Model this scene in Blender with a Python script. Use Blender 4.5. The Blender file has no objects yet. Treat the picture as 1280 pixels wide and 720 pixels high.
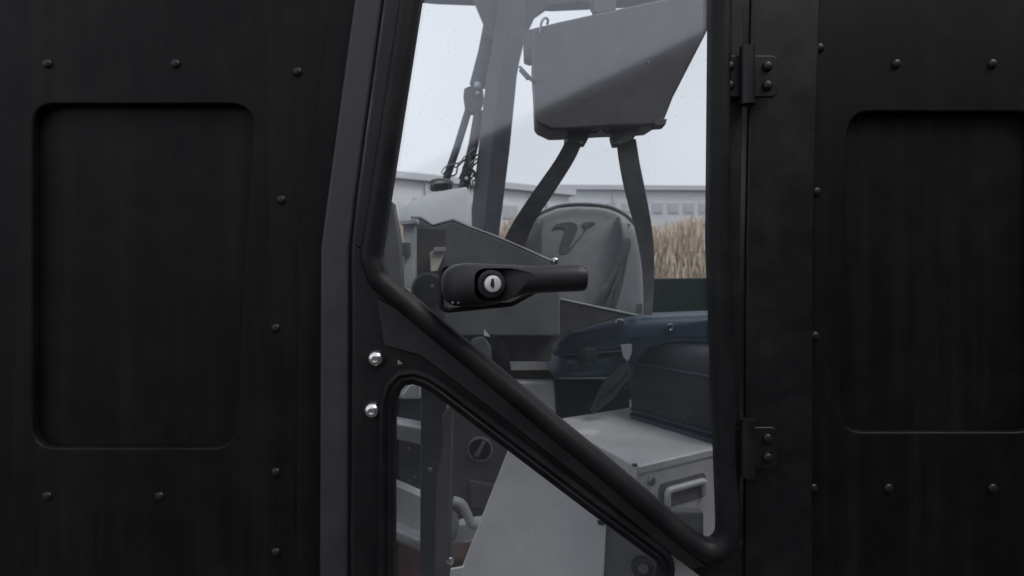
import bpy, bmesh, math, random
from mathutils import Vector, Matrix
random.seed(7)
scene = bpy.context.scene
R = math.radians
EYE = 1.40          # camera height; the door skin stands on the plane y = 0
F = 700.0           # focal length in photo pixels (1280 wide)

# ------------------------------------------------------------------ camera
cam_data = bpy.data.cameras.new('camera')
cam = bpy.data.objects.new('camera', cam_data)
scene.collection.objects.link(cam)
cam.location = (0, -0.70, EYE)
cam.rotation_euler = (R(90), 0, 0)
cam_data.sensor_width = 36.0
cam_data.lens = 36.0 * F / 1280.0
cam_data.clip_start = 0.02
cam_data.clip_end = 3000
cam_data.dof.use_dof = True
cam_data.dof.focus_distance = 0.72
cam_data.dof.aperture_fstop = 7.5
scene.camera = cam

# ------------------------------------------------------------------ overcast sky, weak sun
SUN_EL, SUN_AZ = R(55), R(125)
world = bpy.data.worlds.new('World'); scene.world = world
world.use_nodes = True
nt = world.node_tree; nt.nodes.clear()
wo = nt.nodes.new('ShaderNodeOutputWorld'); bg = nt.nodes.new('ShaderNodeBackground')
sky = nt.nodes.new('ShaderNodeTexSky'); sky.sky_type = 'NISHITA'; sky.sun_disc = False
sky.sun_elevation = SUN_EL; sky.sun_rotation = SUN_AZ; sky.dust_density = 4
tc = nt.nodes.new('ShaderNodeTexCoord')
nz = nt.nodes.new('ShaderNodeTexNoise'); nz.inputs['Scale'].default_value = 2.2; nz.inputs['Detail'].default_value = 5
ramp = nt.nodes.new('ShaderNodeValToRGB')
ramp.color_ramp.elements[0].position = 0.3; ramp.color_ramp.elements[0].color = (7.2, 7.5, 8.15, 1)
ramp.color_ramp.elements[1].position = 0.75; ramp.color_ramp.elements[1].color = (8.5, 8.75, 9.3, 1)
mixw = nt.nodes.new('ShaderNodeMix'); mixw.data_type = 'RGBA'; mixw.inputs['Factor'].default_value = 0.94
nt.links.new(tc.outputs['Generated'], nz.inputs['Vector'])
nt.links.new(nz.outputs['Fac'], ramp.inputs['Fac'])
nt.links.new(sky.outputs['Color'], mixw.inputs['A'])
nt.links.new(ramp.outputs['Color'], mixw.inputs['B'])
nt.links.new(mixw.outputs['Result'], bg.inputs['Color'])
bg.inputs['Strength'].default_value = 0.10
nt.links.new(bg.outputs['Background'], wo.inputs['Surface'])

sun_data = bpy.data.lights.new('sun', 'SUN'); sun_data.energy = 1.35; sun_data.angle = R(25)
sun_data.color = (1.0, 0.97, 0.93)
sun = bpy.data.objects.new('sun', sun_data); scene.collection.objects.link(sun)
sd = Vector((math.sin(SUN_AZ) * math.cos(SUN_EL), math.cos(SUN_AZ) * math.cos(SUN_EL), math.sin(SUN_EL)))
sun.rotation_euler = (-sd).to_track_quat('-Z', 'Y').to_euler()
sun.location = (0, 0, 12)

scene.render.engine = 'CYCLES'
scene.cycles.max_bounces = 8
scene.cycles.transparent_max_bounces = 16
scene.view_settings.view_transform = 'Standard'
scene.view_settings.look = 'None'
scene.view_settings.gamma = 1.0
scene.view_settings.use_curve_mapping = False
scene.view_settings.exposure = 0.12
scene.render.resolution_x, scene.render.resolution_y = 1024, 576

# ------------------------------------------------------------------ materials
MAT = {}
def mat(name, col, rough=0.5, metal=0.0, var=0.15, scale=30.0, bump=0.0, bscale=400.0, dust=0.0,
        dust_col=(0.30, 0.29, 0.27), spec=0.5, rvar=0.12, sss=0.0, streak=0.0):
    m = bpy.data.materials.new(name); m.use_nodes = True
    t = m.node_tree; p = t.nodes['Principled BSDF']; L = t.links.new
    tcn = t.nodes.new('ShaderNodeTexCoord')
    n1 = t.nodes.new('ShaderNodeTexNoise'); n1.inputs['Scale'].default_value = scale; n1.inputs['Detail'].default_value = 6
    L(tcn.outputs['Object'], n1.inputs['Vector'])
    r1 = t.nodes.new('ShaderNodeValToRGB')
    a = tuple(max(0, c * (1 - var)) for c in col); b = tuple(c * (1 + var) for c in col)
    r1.color_ramp.elements[0].position = 0.32; r1.color_ramp.elements[0].color = (*a, 1)
    r1.color_ramp.elements[1].position = 0.68; r1.color_ramp.elements[1].color = (*b, 1)
    L(n1.outputs['Fac'], r1.inputs['Fac'])
    out = r1.outputs['Color']
    if dust > 0:
        n2 = t.nodes.new('ShaderNodeTexNoise'); n2.inputs['Scale'].default_value = 14; n2.inputs['Detail'].default_value = 9
        n2.inputs['Roughness'].default_value = 0.7
        L(tcn.outputs['Object'], n2.inputs['Vector'])
        r2 = t.nodes.new('ShaderNodeValToRGB')
        r2.color_ramp.elements[0].position = 0.45; r2.color_ramp.elements[0].color = (0, 0, 0, 1)
        r2.color_ramp.elements[1].position = 0.85; r2.color_ramp.elements[1].color = (dust, dust, dust, 1)
        L(n2.outputs['Fac'], r2.inputs['Fac'])
        mx = t.nodes.new('ShaderNodeMix'); mx.data_type = 'RGBA'
        L(r2.outputs['Color'], mx.inputs['Factor']); L(out, mx.inputs['A'])
        mx.inputs['B'].default_value = (*dust_col, 1)
        out = mx.outputs['Result']
    if streak > 0:                                  # rain-washed dust, running down
        mp = t.nodes.new('ShaderNodeMapping'); mp.inputs['Scale'].default_value = (26, 26, 1.3)
        L(tcn.outputs['Object'], mp.inputs['Vector'])
        n4 = t.nodes.new('ShaderNodeTexNoise'); n4.inputs['Scale'].default_value = 1; n4.inputs['Detail'].default_value = 8
        n4.inputs['Roughness'].default_value = 0.7
        L(mp.outputs['Vector'], n4.inputs['Vector'])
        r4 = t.nodes.new('ShaderNodeMapRange'); r4.inputs['From Min'].default_value = 0.48; r4.inputs['From Max'].default_value = 0.8
        r4.inputs['To Max'].default_value = streak
        L(n4.outputs['Fac'], r4.inputs['Value'])
        m4 = t.nodes.new('ShaderNodeMix'); m4.data_type = 'RGBA'
        L(r4.outputs['Result'], m4.inputs['Factor']); L(out, m4.inputs['A']); m4.inputs['B'].default_value = (*dust_col, 1)
        out = m4.outputs['Result']
    L(out, p.inputs['Base Color'])
    mr = t.nodes.new('ShaderNodeMapRange')
    mr.inputs['To Min'].default_value = max(0.03, rough - rvar); mr.inputs['To Max'].default_value = min(1, rough + rvar)
    L(n1.outputs['Fac'], mr.inputs['Value']); L(mr.outputs['Result'], p.inputs['Roughness'])
    p.inputs['Metallic'].default_value = metal
    p.inputs['Specular IOR Level'].default_value = spec
    if sss > 0:
        p.inputs['Subsurface Weight'].default_value = sss
        p.inputs['Subsurface Radius'].default_value = (0.02, 0.02, 0.02)
    if bump > 0:
        n3 = t.nodes.new('ShaderNodeTexNoise'); n3.inputs['Scale'].default_value = bscale; n3.inputs['Detail'].default_value = 3
        L(tcn.outputs['Object'], n3.inputs['Vector'])
        bp = t.nodes.new('ShaderNodeBump'); bp.inputs['Strength'].default_value = bump; bp.inputs['Distance'].default_value = 0.001
        L(n3.outputs['Fac'], bp.inputs['Height']); L(bp.outputs['Normal'], p.inputs['Normal'])
    MAT[name] = m
    return m

mat('black_paint', (0.0055, 0.0055, 0.007), 0.42, bump=0.10, bscale=300, dust=0.05, spec=0.35, streak=0.02)
mat('rail_paint', (0.0105, 0.0105, 0.012), 0.5, bump=0.12, bscale=300, dust=0.05)
mat('web_dark', (0.035, 0.040, 0.052), 0.7, bump=0.5, bscale=260)
mat('body_black', (0.003, 0.003, 0.0037), 0.55, bump=0.15, bscale=500, dust=0.02, spec=0.16, streak=0.03)
mat('grey_black_paint', (0.028, 0.027, 0.033), 0.5, bump=0.1, bscale=300, dust=0.05)
mat('rubber', (0.007, 0.007, 0.009), 0.50, bump=0.25, bscale=350, dust=0.05, spec=0.22)
mat('handle_plastic', (0.0095, 0.0095, 0.012), 0.46, bump=0.30, bscale=900, var=0.1, dust=0.03)
mat('recess_plastic', (0.006, 0.006, 0.007), 0.6, var=0.1)
mat('chrome', (0.72, 0.72, 0.72), 0.20, metal=1.0, var=0.12, bump=0.25, bscale=160)
mat('lock_metal', (0.80, 0.80, 0.82), 0.34, metal=0.6, var=0.08)
mat('dull_steel', (0.30, 0.30, 0.31), 0.45, metal=0.8, var=0.2)
mat('post_grey', (0.055, 0.055, 0.068), 0.5, bump=0.15, bscale=250, dust=0.08)
mat('console_grey', (0.15, 0.15, 0.158), 0.62, bump=0.3, bscale=500, dust=0.06)
mat('bulkhead', (0.07, 0.067, 0.068), 0.7, bump=0.3, bscale=300, dust=0.10)
mat('case_grey', (0.112, 0.106, 0.117), 0.62, bump=0.35, bscale=420, dust=0.08)
mat('webbing', (0.23, 0.224, 0.236), 0.78, bump=0.9, bscale=260, var=0.2)
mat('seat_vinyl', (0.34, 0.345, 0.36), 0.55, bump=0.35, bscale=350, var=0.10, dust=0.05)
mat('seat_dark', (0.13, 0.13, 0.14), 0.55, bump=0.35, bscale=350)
mat('emblem', (0.15, 0.15, 0.163), 0.5)
mat('sheen_navy_vinyl', (0.02, 0.045, 0.078), 0.45, bump=0.35, bscale=300, dust=0.05, dust_col=(0.1, 0.13, 0.17))  # dark navy vinyl, with a blue-green reflected sheen put into its colour
mat('navy_black', (0.008, 0.011, 0.018), 0.55, bump=0.4, bscale=260, dust=0.06, dust_col=(0.08, 0.1, 0.13))
mat('light_panel', (0.8, 0.79, 0.8), 0.5, bump=0.12, bscale=120, var=0.06, scale=9, dust=0.42, dust_col=(0.36, 0.35, 0.34))
mat('alu', (0.74, 0.735, 0.74), 0.46, metal=0.25, var=0.05, scale=12, bump=0.06, bscale=120, dust=0.35, dust_col=(0.33, 0.32, 0.31))
mat('pale_steel', (0.62, 0.65, 0.69), 0.4, metal=0.2, dust=0.1)
mat('cream', (0.8, 0.76, 0.66), 0.5)
mat('bottle_white', (0.90, 0.91, 0.93), 0.42, var=0.03)
def translucent(name, fac):
    t = MAT[name].node_tree; p = t.nodes['Principled BSDF']; o = t.nodes['Material Output']
    b = t.nodes.new('ShaderNodeBsdfTranslucent'); b.inputs['Color'].default_value = (0.96, 0.97, 0.98, 1)
    m = t.nodes.new('ShaderNodeMixShader'); m.inputs['Fac'].default_value = fac
    t.links.new(p.outputs['BSDF'], m.inputs[1]); t.links.new(b.outputs['BSDF'], m.inputs[2]); t.links.new(m.outputs['Shader'], o.inputs['Surface'])
translucent('bottle_white', 0.8)
mat('wire', (0.012, 0.012, 0.013), 0.5)
mat('rust_red', (0.09, 0.022, 0.018), 0.7, var=0.5, scale=60, dust=0.08)
mat('reflector', (0.75, 0.75, 0.76), 0.3)
mat('olive', (0.050, 0.046, 0.036), 0.8, var=0.3)
mat('teal_dark', (0.012, 0.028, 0.030), 0.5)
mat('hose_grey', (0.42, 0.43, 0.45), 0.5)
mat('facade', (0.68, 0.69, 0.71), 0.8, var=0.06, scale=1.5, dust=0.12)
mat('facade_pale', (0.64, 0.65, 0.68), 0.8, var=0.05, scale=1.5)
mat('roof_edge', (0.55, 0.56, 0.6), 0.6)
mat('window_dull', (0.46, 0.47, 0.5), 0.25)
mat('workshop_wall', (0.085, 0.083, 0.084), 0.8, var=0.2, scale=2)
mat('gate_grey', (0.12, 0.118, 0.12), 0.6)
mat('dry_grass', (0.64, 0.545, 0.44), 0.9, var=0.12, scale=3)
mat('ground_mat', (0.052, 0.051, 0.049), 0.9, var=0.3, scale=4, bump=0.6, bscale=60)

def glass_material():
    m = bpy.data.materials.new('door_glass'); m.use_nodes = True
    t = m.node_tree; t.nodes.clear(); L = t.links.new
    o = t.nodes.new('ShaderNodeOutputMaterial')
    tr = t.nodes.new('ShaderNodeBsdfTransparent'); tr.inputs['Color'].default_value = (0.965, 0.975, 0.98, 1)
    gl = t.nodes.new('ShaderNodeBsdfGlossy'); gl.inputs['Roughness'].default_value = 0.055
    gl.inputs['Color'].default_value = (0.93, 0.95, 1, 1)
    geo = t.nodes.new('ShaderNodeNewGeometry')
    mr = t.nodes.new('ShaderNodeMapRange')            # same reflectance from both faces
    mr.inputs['To Min'].default_value = 1.76; mr.inputs['To Max'].default_value = 1 / 1.76
    L(geo.outputs['Backfacing'], mr.inputs['Value'])
    fr = t.nodes.new('ShaderNodeFresnel'); L(mr.outputs['Result'], fr.inputs['IOR'])
    m1 = t.nodes.new('ShaderNodeMixShader')
    L(fr.outputs['Fac'], m1.inputs['Fac']); L(tr.outputs['BSDF'], m1.inputs[1]); L(gl.outputs['BSDF'], m1.inputs[2])
    # dust film and specks
    tcn = t.nodes.new('ShaderNodeTexCoord')
    n1 = t.nodes.new('ShaderNodeTexNoise'); n1.inputs['Scale'].default_value = 5; n1.inputs['Detail'].default_value = 8
    n1.inputs['Roughness'].default_value = 0.65
    L(tcn.outputs['Object'], n1.inputs['Vector'])
    r1 = t.nodes.new('ShaderNodeMapRange'); r1.inputs['From Min'].default_value = 0.35; r1.inputs['From Max'].default_value = 0.8
    r1.inputs['To Min'].default_value = 0.002; r1.inputs['To Max'].default_value = 0.020
    L(n1.outputs['Fac'], r1.inputs['Value'])
    v = t.nodes.new('ShaderNodeTexVoronoi'); v.inputs['Scale'].default_value = 75
    L(tcn.outputs['Object'], v.inputs['Vector'])
    r2 = t.nodes.new('ShaderNodeMapRange'); r2.inputs['From Min'].default_value = 0.03; r2.inputs['From Max'].default_value = 0.09
    r2.inputs['To Min'].default_value = 0.25; r2.inputs['To Max'].default_value = 0.0
    L(v.outputs['Distance'], r2.inputs['Value'])
    ad = t.nodes.new('ShaderNodeMath'); ad.operation = 'ADD'
    L(r1.outputs['Result'], ad.inputs[0]); L(r2.outputs['Result'], ad.inputs[1])
    df = t.nodes.new('ShaderNodeBsdfDiffuse'); df.inputs['Color'].default_value = (0.5, 0.51, 0.54, 1)
    m2 = t.nodes.new('ShaderNodeMixShader')
    L(ad.outputs['Value'], m2.inputs['Fac']); L(m1.outputs['Shader'], m2.inputs[1]); L(df.outputs['BSDF'], m2.inputs[2])
    L(m2.outputs['Shader'], o.inputs['Surface'])
    MAT['glass'] = m
glass_material()

# ------------------------------------------------------------------ helpers
def W(px, py, d):
    """photo pixel + distance from the camera plane -> world point"""
    return Vector(((px - 640) * d / F, d - 0.70, EYE + (360 - py) * d / F))

def link(o): scene.collection.objects.link(o); return o

def thing(name, label, cat, loc=(0, 0, 0), group=None):
    o = link(bpy.data.objects.new(name, None)); o.location = loc; o.empty_display_size = 0.05
    o['label'] = label; o['category'] = cat
    if group: o['group'] = group
    return o

def attach(o, parent):
    if parent is not None:
        o.parent = parent
        if parent.type == 'EMPTY':
            o.matrix_parent_inverse = Matrix.Translation(-Vector(parent.location))
    return o

def finish(bm, name, m, parent=None, smooth=None, bevel=0.0, seg=2):
    bmesh.ops.recalc_face_normals(bm, faces=bm.faces)
    me = bpy.data.meshes.new(name); bm.to_mesh(me); bm.free()
    me.materials.append(MAT[m])
    o = link(bpy.data.objects.new(name, me)); attach(o, parent)
    if bevel > 0:
        for p in me.polygons: p.use_smooth = True
        b = o.modifiers.new('bevel', 'BEVEL'); b.width = bevel; b.segments = seg
        b.limit_method = 'ANGLE'; b.angle_limit = R(32); b.harden_normals = True
    elif smooth:
        for p in me.polygons: p.use_smooth = True
        me.set_sharp_from_angle(angle=R(smooth))
    return o

def share(src, parent, loc, name=None):
    o = link(bpy.data.objects.new(name or src.name.split('.')[0], src.data)); attach(o, parent); o.location = loc
    return o

def round_path(pts, rad, n=6):
    """2-D closed/open polyline with rounded corners; rad: number or per-point list"""
    out = []; N = len(pts)
    for i, p in enumerate(pts):
        r = rad[i] if isinstance(rad, (list, tuple)) else rad
        p = Vector(p); a = Vector(pts[i - 1]) - p; b = Vector(pts[(i + 1) % N]) - p
        if r <= 0: out.append(p); continue
        la, lb = a.length, b.length; a.normalize(); b.normalize()
        ang = math.acos(max(-1, min(1, a.dot(b))))
        if ang > math.pi - 0.02: out.append(p); continue
        tl = min(r / math.tan(ang / 2), la * 0.48, lb * 0.48)
        p0 = p + a * tl; p2 = p + b * tl
        for k in range(n + 1):
            s = k / n
            out.append(p0 * (1 - s) ** 2 + p * 2 * s * (1 - s) + p2 * s * s)
    return out

def plate_bm(outer, d, t, holes=(), bm=None):
    """polygon (pixels at distance d, or pixels with own distance) made t metres thick to the back"""
    bm = bm or bmesh.new()
    loops = []
    for lp in [outer] + list(holes):
        vs = [bm.verts.new(W(p[0], p[1], p[2] if len(p) > 2 else d)) for p in lp]
        es = [bm.edges.new((vs[i], vs[(i + 1) % len(vs)])) for i in range(len(vs))]
        loops.append((vs, es))
    alle = [e for _, es in loops for e in es]
    if holes:
        r = bmesh.ops.triangle_fill(bm, edges=alle, use_beauty=True)
        faces = [g for g in r['geom'] if isinstance(g, bmesh.types.BMFace)]
    else:
        faces = [bm.faces.new(loops[0][0])]
    off = Vector((0, t, 0)); mp = {}
    for vs, _ in loops:
        for v in vs: mp[v] = bm.verts.new(v.co + off)
    for f in faces: bm.faces.new([mp[v] for v in reversed(f.verts)])
    for vs, _ in loops:
        for i in range(len(vs)):
            a, b = vs[i], vs[(i + 1) % len(vs)]
            bm.faces.new((a, b, mp[b], mp[a]))
    return bm

def plate(name, outer, d, t, m, parent=None, holes=(), bevel=0.002, seg=2):
    return finish(plate_bm(outer, d, t, holes), name, m, parent, bevel=bevel, seg=seg)

def sweep(name, pts, d, prof, m, parent=None, closed=True, smooth=40):
    """profile [(u outward in-plane, v depth)] in metres swept along a pixel path at distance d"""
    P = [W(p[0], p[1], d) for p in pts]; N = len(P); bm = bmesh.new(); rows = []
    # orientation: area sign in x,z so that u points outwards
    ar = sum(P[i].x * P[(i + 1) % N].z - P[(i + 1) % N].x * P[i].z for i in range(N))
    sg = 1 if ar > 0 else -1
    for i in range(N):
        if closed or 0 < i < N - 1:
            a = (P[i] - P[i - 1]).normalized(); b = (P[(i + 1) % N] - P[i]).normalized()
        elif i == 0: a = b = (P[1] - P[0]).normalized()
        else: a = b = (P[i] - P[i - 1]).normalized()
        na = Vector((a.z, 0, -a.x)) * sg; nb = Vector((b.z, 0, -b.x)) * sg
        n = (na + nb).normalized(); sc = 1 / max(0.35, n.dot(na)); n = n * sc
        rows.append([bm.verts.new(P[i] + n * u + Vector((0, v, 0))) for u, v in prof])
    K = len(prof)
    for i in range(N if closed else N - 1):
        A, B = rows[i], rows[(i + 1) % N]
        for k in range(K):
            bm.faces.new((A[k], A[(k + 1) % K], B[(k + 1) % K], B[k]))
    if not closed:
        bm.faces.new(rows[0]); bm.faces.new(list(reversed(rows[-1])))
    return finish(bm, name, m, parent, smooth=smooth)

def tube_bm(P, r, n=10, bm=None, flat=1.0):
    bm = bm or bmesh.new(); P = [Vector(p) for p in P]; N = len(P); rows = []
    t0 = (P[1] - P[0]).normalized(); up = Vector((0, 1, 0)) if abs(t0.y) < 0.9 else Vector((1, 0, 0))
    for i in range(N):
        t = (P[min(i + 1, N - 1)] - P[max(i - 1, 0)]).normalized()
        s = t.cross(up).normalized(); up = s.cross(t).normalized()
        rr = r[i] if isinstance(r, (list, tuple)) else r
        rows.append([bm.verts.new(P[i] + s * rr * math.cos(2 * math.pi * k / n) + up * rr * flat * math.sin(2 * math.pi * k / n)) for k in range(n)])
    for i in range(N - 1):
        for k in range(n):
            bm.faces.new((rows[i][k], rows[i][(k + 1) % n], rows[i + 1][(k + 1) % n], rows[i + 1][k]))
    bm.faces.new(rows[0]); bm.faces.new(list(reversed(rows[-1])))
    return bm

def smooth_pts(P, n=6):
    """Catmull-Rom through the points"""
    P = [Vector(p) for p in P]; out = []
    for i in range(len(P) - 1):
        p0 = P[max(i - 1, 0)]; p1 = P[i]; p2 = P[i + 1]; p3 = P[min(i + 2, len(P) - 1)]
        for k in range(n):
            t = k / n
            out.append(0.5 * ((2 * p1) + (p2 - p0) * t + (2 * p0 - 5 * p1 + 4 * p2 - p3) * t * t + (3 * p1 - p0 - 3 * p2 + p3) * t ** 3))
    out.append(P[-1]); return out

def tube(name, P, r, m, parent=None, n=10, flat=1.0):
    return finish(tube_bm(P, r, n, flat=flat), name, m, parent, smooth=50)

def lathe_bm(prof, c, axis=(0, -1, 0), n=24, bm=None):
    bm = bm or bmesh.new(); c = Vector(c); ax = Vector(axis).normalized()
    s = ax.orthogonal().normalized(); t = ax.cross(s); rows = []
    for r, h in prof:
        if r < 1e-6: rows.append([bm.verts.new(c + ax * h)])
        else: rows.append([bm.verts.new(c + ax * h + (s * math.cos(2 * math.pi * k / n) + t * math.sin(2 * math.pi * k / n)) * r) for k in range(n)])
    for A, B in zip(rows, rows[1:]):
        for k in range(n):
            k2 = (k + 1) % n
            if len(A) == 1 and len(B) == 1: continue
            if len(A) == 1: bm.faces.new((A[0], B[k], B[k2]))
            elif len(B) == 1: bm.faces.new((A[k], A[k2], B[0]))
            else: bm.faces.new((A[k], A[k2], B[k2], B[k]))
    if len(rows[0]) > 1: bm.faces.new(rows[0])
    if len(rows[-1]) > 1: bm.faces.new(list(reversed(rows[-1])))
    return bm

def lathe(name, prof, c, m, parent=None, axis=(0, -1, 0), n=24, smooth=40):
    return finish(lathe_bm(prof, c, axis, n), name, m, parent, smooth=smooth)

def box(name, lo, hi, m, parent=None, bevel=0.003):
    bm = bmesh.new(); lo, hi = Vector(lo), Vector(hi)
    bmesh.ops.create_cube(bm, size=1)
    for v in bm.verts:
        v.co = Vector([lo[i] + (hi[i] - lo[i]) * (v.co[i] + 0.5) for i in range(3)])
    return finish(bm, name, m, parent, bevel=bevel)

def pad(name, outline, d, depth, m, parent=None, rings=((1, 1), (1, .55), (.985, .3), (.95, .14), (.86, .05), (.6, 0), (.3, -.01)), centre=None):
    """soft cushion: outline pixels at distance d, dome towards the viewer, depth metres thick"""
    P = [W(p[0], p[1], d) for p in outline]
    c = W(centre[0], centre[1], d) if centre else sum(P, Vector()) / len(P)
    bm = bmesh.new(); rows = []
    for s, y in rings:
        rows.append([bm.verts.new(c + (p - c) * s + Vector((0, y * depth, 0))) for p in P])
    N = len(P)
    for A, B in zip(rows, rows[1:]):
        for k in range(N): bm.faces.new((A[k], A[(k + 1) % N], B[(k + 1) % N], B[k]))
    bm.faces.new(rows[0]); ce = bm.verts.new(c + Vector((0, rings[-1][1] * depth - 0.001, 0)))
    for k in range(N): bm.faces.new((rows[-1][k], rows[-1][(k + 1) % N], ce))
    return finish(bm, name, m, parent, smooth=60)

def ribbon(name, stations, thick, m, parent=None):
    """flat strap: stations (left px, right px, py, d)"""
    L_ = smooth_pts([W(a, y, d) for a, b, y, d in stations], 5); R_ = smooth_pts([W(b, y, d) for a, b, y, d in stations], 5)
    bm = bmesh.new(); rows = []
    for l, r in zip(L_, R_):
        e = (r - l).normalized() * 0.0012
        q = [l, l + e + Vector((0, -thick / 2, 0)), r - e + Vector((0, -thick / 2, 0)), r, r - e + Vector((0, thick / 2, 0)), l + e + Vector((0, thick / 2, 0))]
        rows.append([bm.verts.new(v) for v in q])
    for A, B in zip(rows, rows[1:]):
        for k in range(6): bm.faces.new((A[k], A[(k + 1) % 6], B[(k + 1) % 6], B[k]))
    bm.faces.new(rows[0]); bm.faces.new(list(reversed(rows[-1])))
    return finish(bm, name, m, parent, smooth=30)

# ================================================================== THE SETTING
def quad_obj(name, pts, m, parent=None):
    bm = bmesh.new(); bm.faces.new([bm.verts.new(p) for p in pts]); return finish(bm, name, m, parent)
bm = bmesh.new(); bmesh.ops.create_grid(bm, x_segments=40, y_segments=40, size=900)
for v in bm.verts:
    if v.co.length > 60: v.co.z = random.uniform(-0.2, 0.05)
ground = finish(bm, 'ground', 'ground_mat'); ground['kind'] = 'structure'

# ---- far halls behind the vehicle
def hall(name, label, A, B, H, depth, wall_m, windows, wsize):
    A, B = Vector((*A, 0)), Vector((*B, 0)); ex = (B - A).normalized(); ey = Vector((-ex.y, ex.x, 0)); Ln = (B - A).length
    t = thing(name, label, 'building', tuple((A + B) / 2), 'pale halls across the yard')
    def hbox(nm, x0, x1, y0, y1, z0, z1, m, par=t):
        bm = bmesh.new(); bmesh.ops.create_cube(bm, size=1)
        for v in bm.verts:
            v.co = A + ex * (x0 + (x1 - x0) * (v.co.x + .5)) + ey * (y0 + (y1 - y0) * (v.co.y + .5)) + Vector((0, 0, z0 + (z1 - z0) * (v.co.z + .5)))
        return finish(bm, nm, m, par)
    hbox('wall', 0, Ln, 0, depth, 0, H, wall_m)
    rf = hbox('roof', -0.25, Ln + .25, -0.25, depth + .25, H + .002, H + .28, 'roof_edge')
    for x, z in windows:
        w = hbox('window', x - wsize[0] / 2, x + wsize[0] / 2, -0.06, 0.10, z, z + wsize[1], 'roof_edge')
        hbox('pane', x - wsize[0] / 2 + .07, x + wsize[0] / 2 - .07, -0.075, 0.05, z + .07, z + wsize[1] - .07, 'window_dull', w)
    k = 0
    while 3 + k * 6 < Ln:
        hbox('downpipe', 3 + k * 6, 3.09 + k * 6, -0.13, -0.03, 0.1, H - .05, 'roof_edge'); k += 1
    return t
hall('long_hall', 'long pale grey hall with a level roof line behind the washer bottle', (-22, 12.5), (2.75, 26.3), 5.85, 9, 'facade',
     [(2 + 2.1 * k, 4.55) for k in range(12)], (0.75, 0.62))
hall('office_hall', 'pale flat-roofed hall with a row of windows behind the seat', (3.1, 33.0), (24.0, 33.8), 7.3, 10, 'facade_pale',
     [(1.0 + 0.95 * k, 5.95) for k in range(20)], (0.62, 0.62))

# dry brush growing along the far side of the yard
bm = bmesh.new()
for i in range(26000):                              # thin reed blades, bent a little at the tip
    x = random.uniform(-14, 16); y = 17.0 + x * 0.12 + random.uniform(0, 1.8)
    top = 3.45 + 0.16 * math.sin(x * 1.3) + 0.12 * math.sin(x * 3.1 + 1)
    z = random.uniform(0, top); h = random.uniform(.35, .9); z1 = min(z + h, top + random.uniform(-.1, .3))
    a = random.uniform(0, math.pi); wd = random.uniform(.012, .03)
    u = Vector((math.cos(a), math.sin(a), 0)) * wd; ln = Vector((random.gauss(0, .10), random.gauss(0, .10), 0))
    c = Vector((x, y, z)); m_ = Vector((x, y, (z + z1) / 2)) + ln * .35; e = Vector((x, y, z1)) + ln
    v = [bm.verts.new(p) for p in (c - u, c + u, m_ + u * 1.3, e, m_ - u * 1.3)]
    bm.faces.new(v)
brush = finish(bm, 'dry_brush', 'dry_grass')
brush['kind'] = 'stuff'; brush['label'] = 'tan dry brush along the yard in front of the pale halls'; brush['category'] = 'brush'

# ---- dark workshop behind the photographer: its eave is the slanting edge mirrored in the door glass
ws = thing('workshop', 'dark grey workshop mirrored in the upper door glass', 'building', (1, -9, 0))
A = Vector((6.4, 0.7, 0)); B = Vector((-6.6, -20.3, 0)); ex = (B - A).normalized(); ey = Vector((ex.y, -ex.x, 0))
if ey.y > 0: ey = -ey
def wbox(nm, x0, x1, y0, y1, z0, z1, m, par=ws):
    bm = bmesh.new(); bmesh.ops.create_cube(bm, size=1)
    for v in bm.verts:
        v.co = A + ex * (x0 + (x1 - x0) * (v.co.x + .5)) + ey * (y0 + (y1 - y0) * (v.co.y + .5)) + Vector((0, 0, z0 + (z1 - z0) * (v.co.z + .5)))
    return finish(bm, nm, m, par)
wl = wbox('wall', 0, 24.7, 0.35, 9, 0, 4.2, 'workshop_wall')
wbox('roof', -.3, 25, 0, 9.3, 4.203, 4.42, 'workshop_wall')
wbox('gutter', -.3, 25, -.1, 0.0, 4.25, 4.40, 'gate_grey')
for k in range(4): wbox('roller_door', 2 + k * 5.6, 6 + k * 5.6, 0.28, 0.34, 0, 3.3, 'gate_grey')

# ================================================================== THE VEHICLE (cab shell and what is bolted to it)
cab = thing('utility_tractor', 'dark cab of a small utility tractor around the glazed door', 'tractor', (0, 0.6, 0))
# left of the door: leaning pillar, quarter panel
plate('cab_pillar', [(492, -110), (479, 0), (446, 240), (438, 310), (436, 800), (398, 800), (400, 310), (409, 240), (442, 0), (457, -110)], .712, .07, 'grey_black_paint', cab, bevel=.005, seg=3)
plate('pillar_flange', [(470, -110), (430, 240), (420, 310), (418, 800), (370, 800), (372, 310), (381, 240), (430, -110)], .724, .003, 'body_black', cab, bevel=.001)
qp = plate('quarter_panel', [(-160, -160), (457, -160), (436, 0), (404, 240), (394, 310), (392, 860), (-160, 860)], .728, .012, 'body_black', cab, bevel=.003,
           holes=[round_path([(40, 130), (318, 130), (292, 560), (40, 560)], 30)])
plate('inset_panel', round_path([(28, 118), (332, 118), (304, 574), (28, 574)], 28), .7405, .006, 'body_black', qp, bevel=.002)
sb = lathe('bolt', [(0.0062, -.004), (0.0062, .001), (.0052, .0028), (.003, .0038), (0, .004)], (0, 0, 0), 'black_paint', qp, n=14)
sb.location = W(372, 90, .7285)
for (x, y) in ((352, 250), (345, 410), (345, 590), (345, 690), (60, 620), (200, 620), (60, 80), (220, 80)):
    share(sb, qp, W(x, y, .7285))
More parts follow.
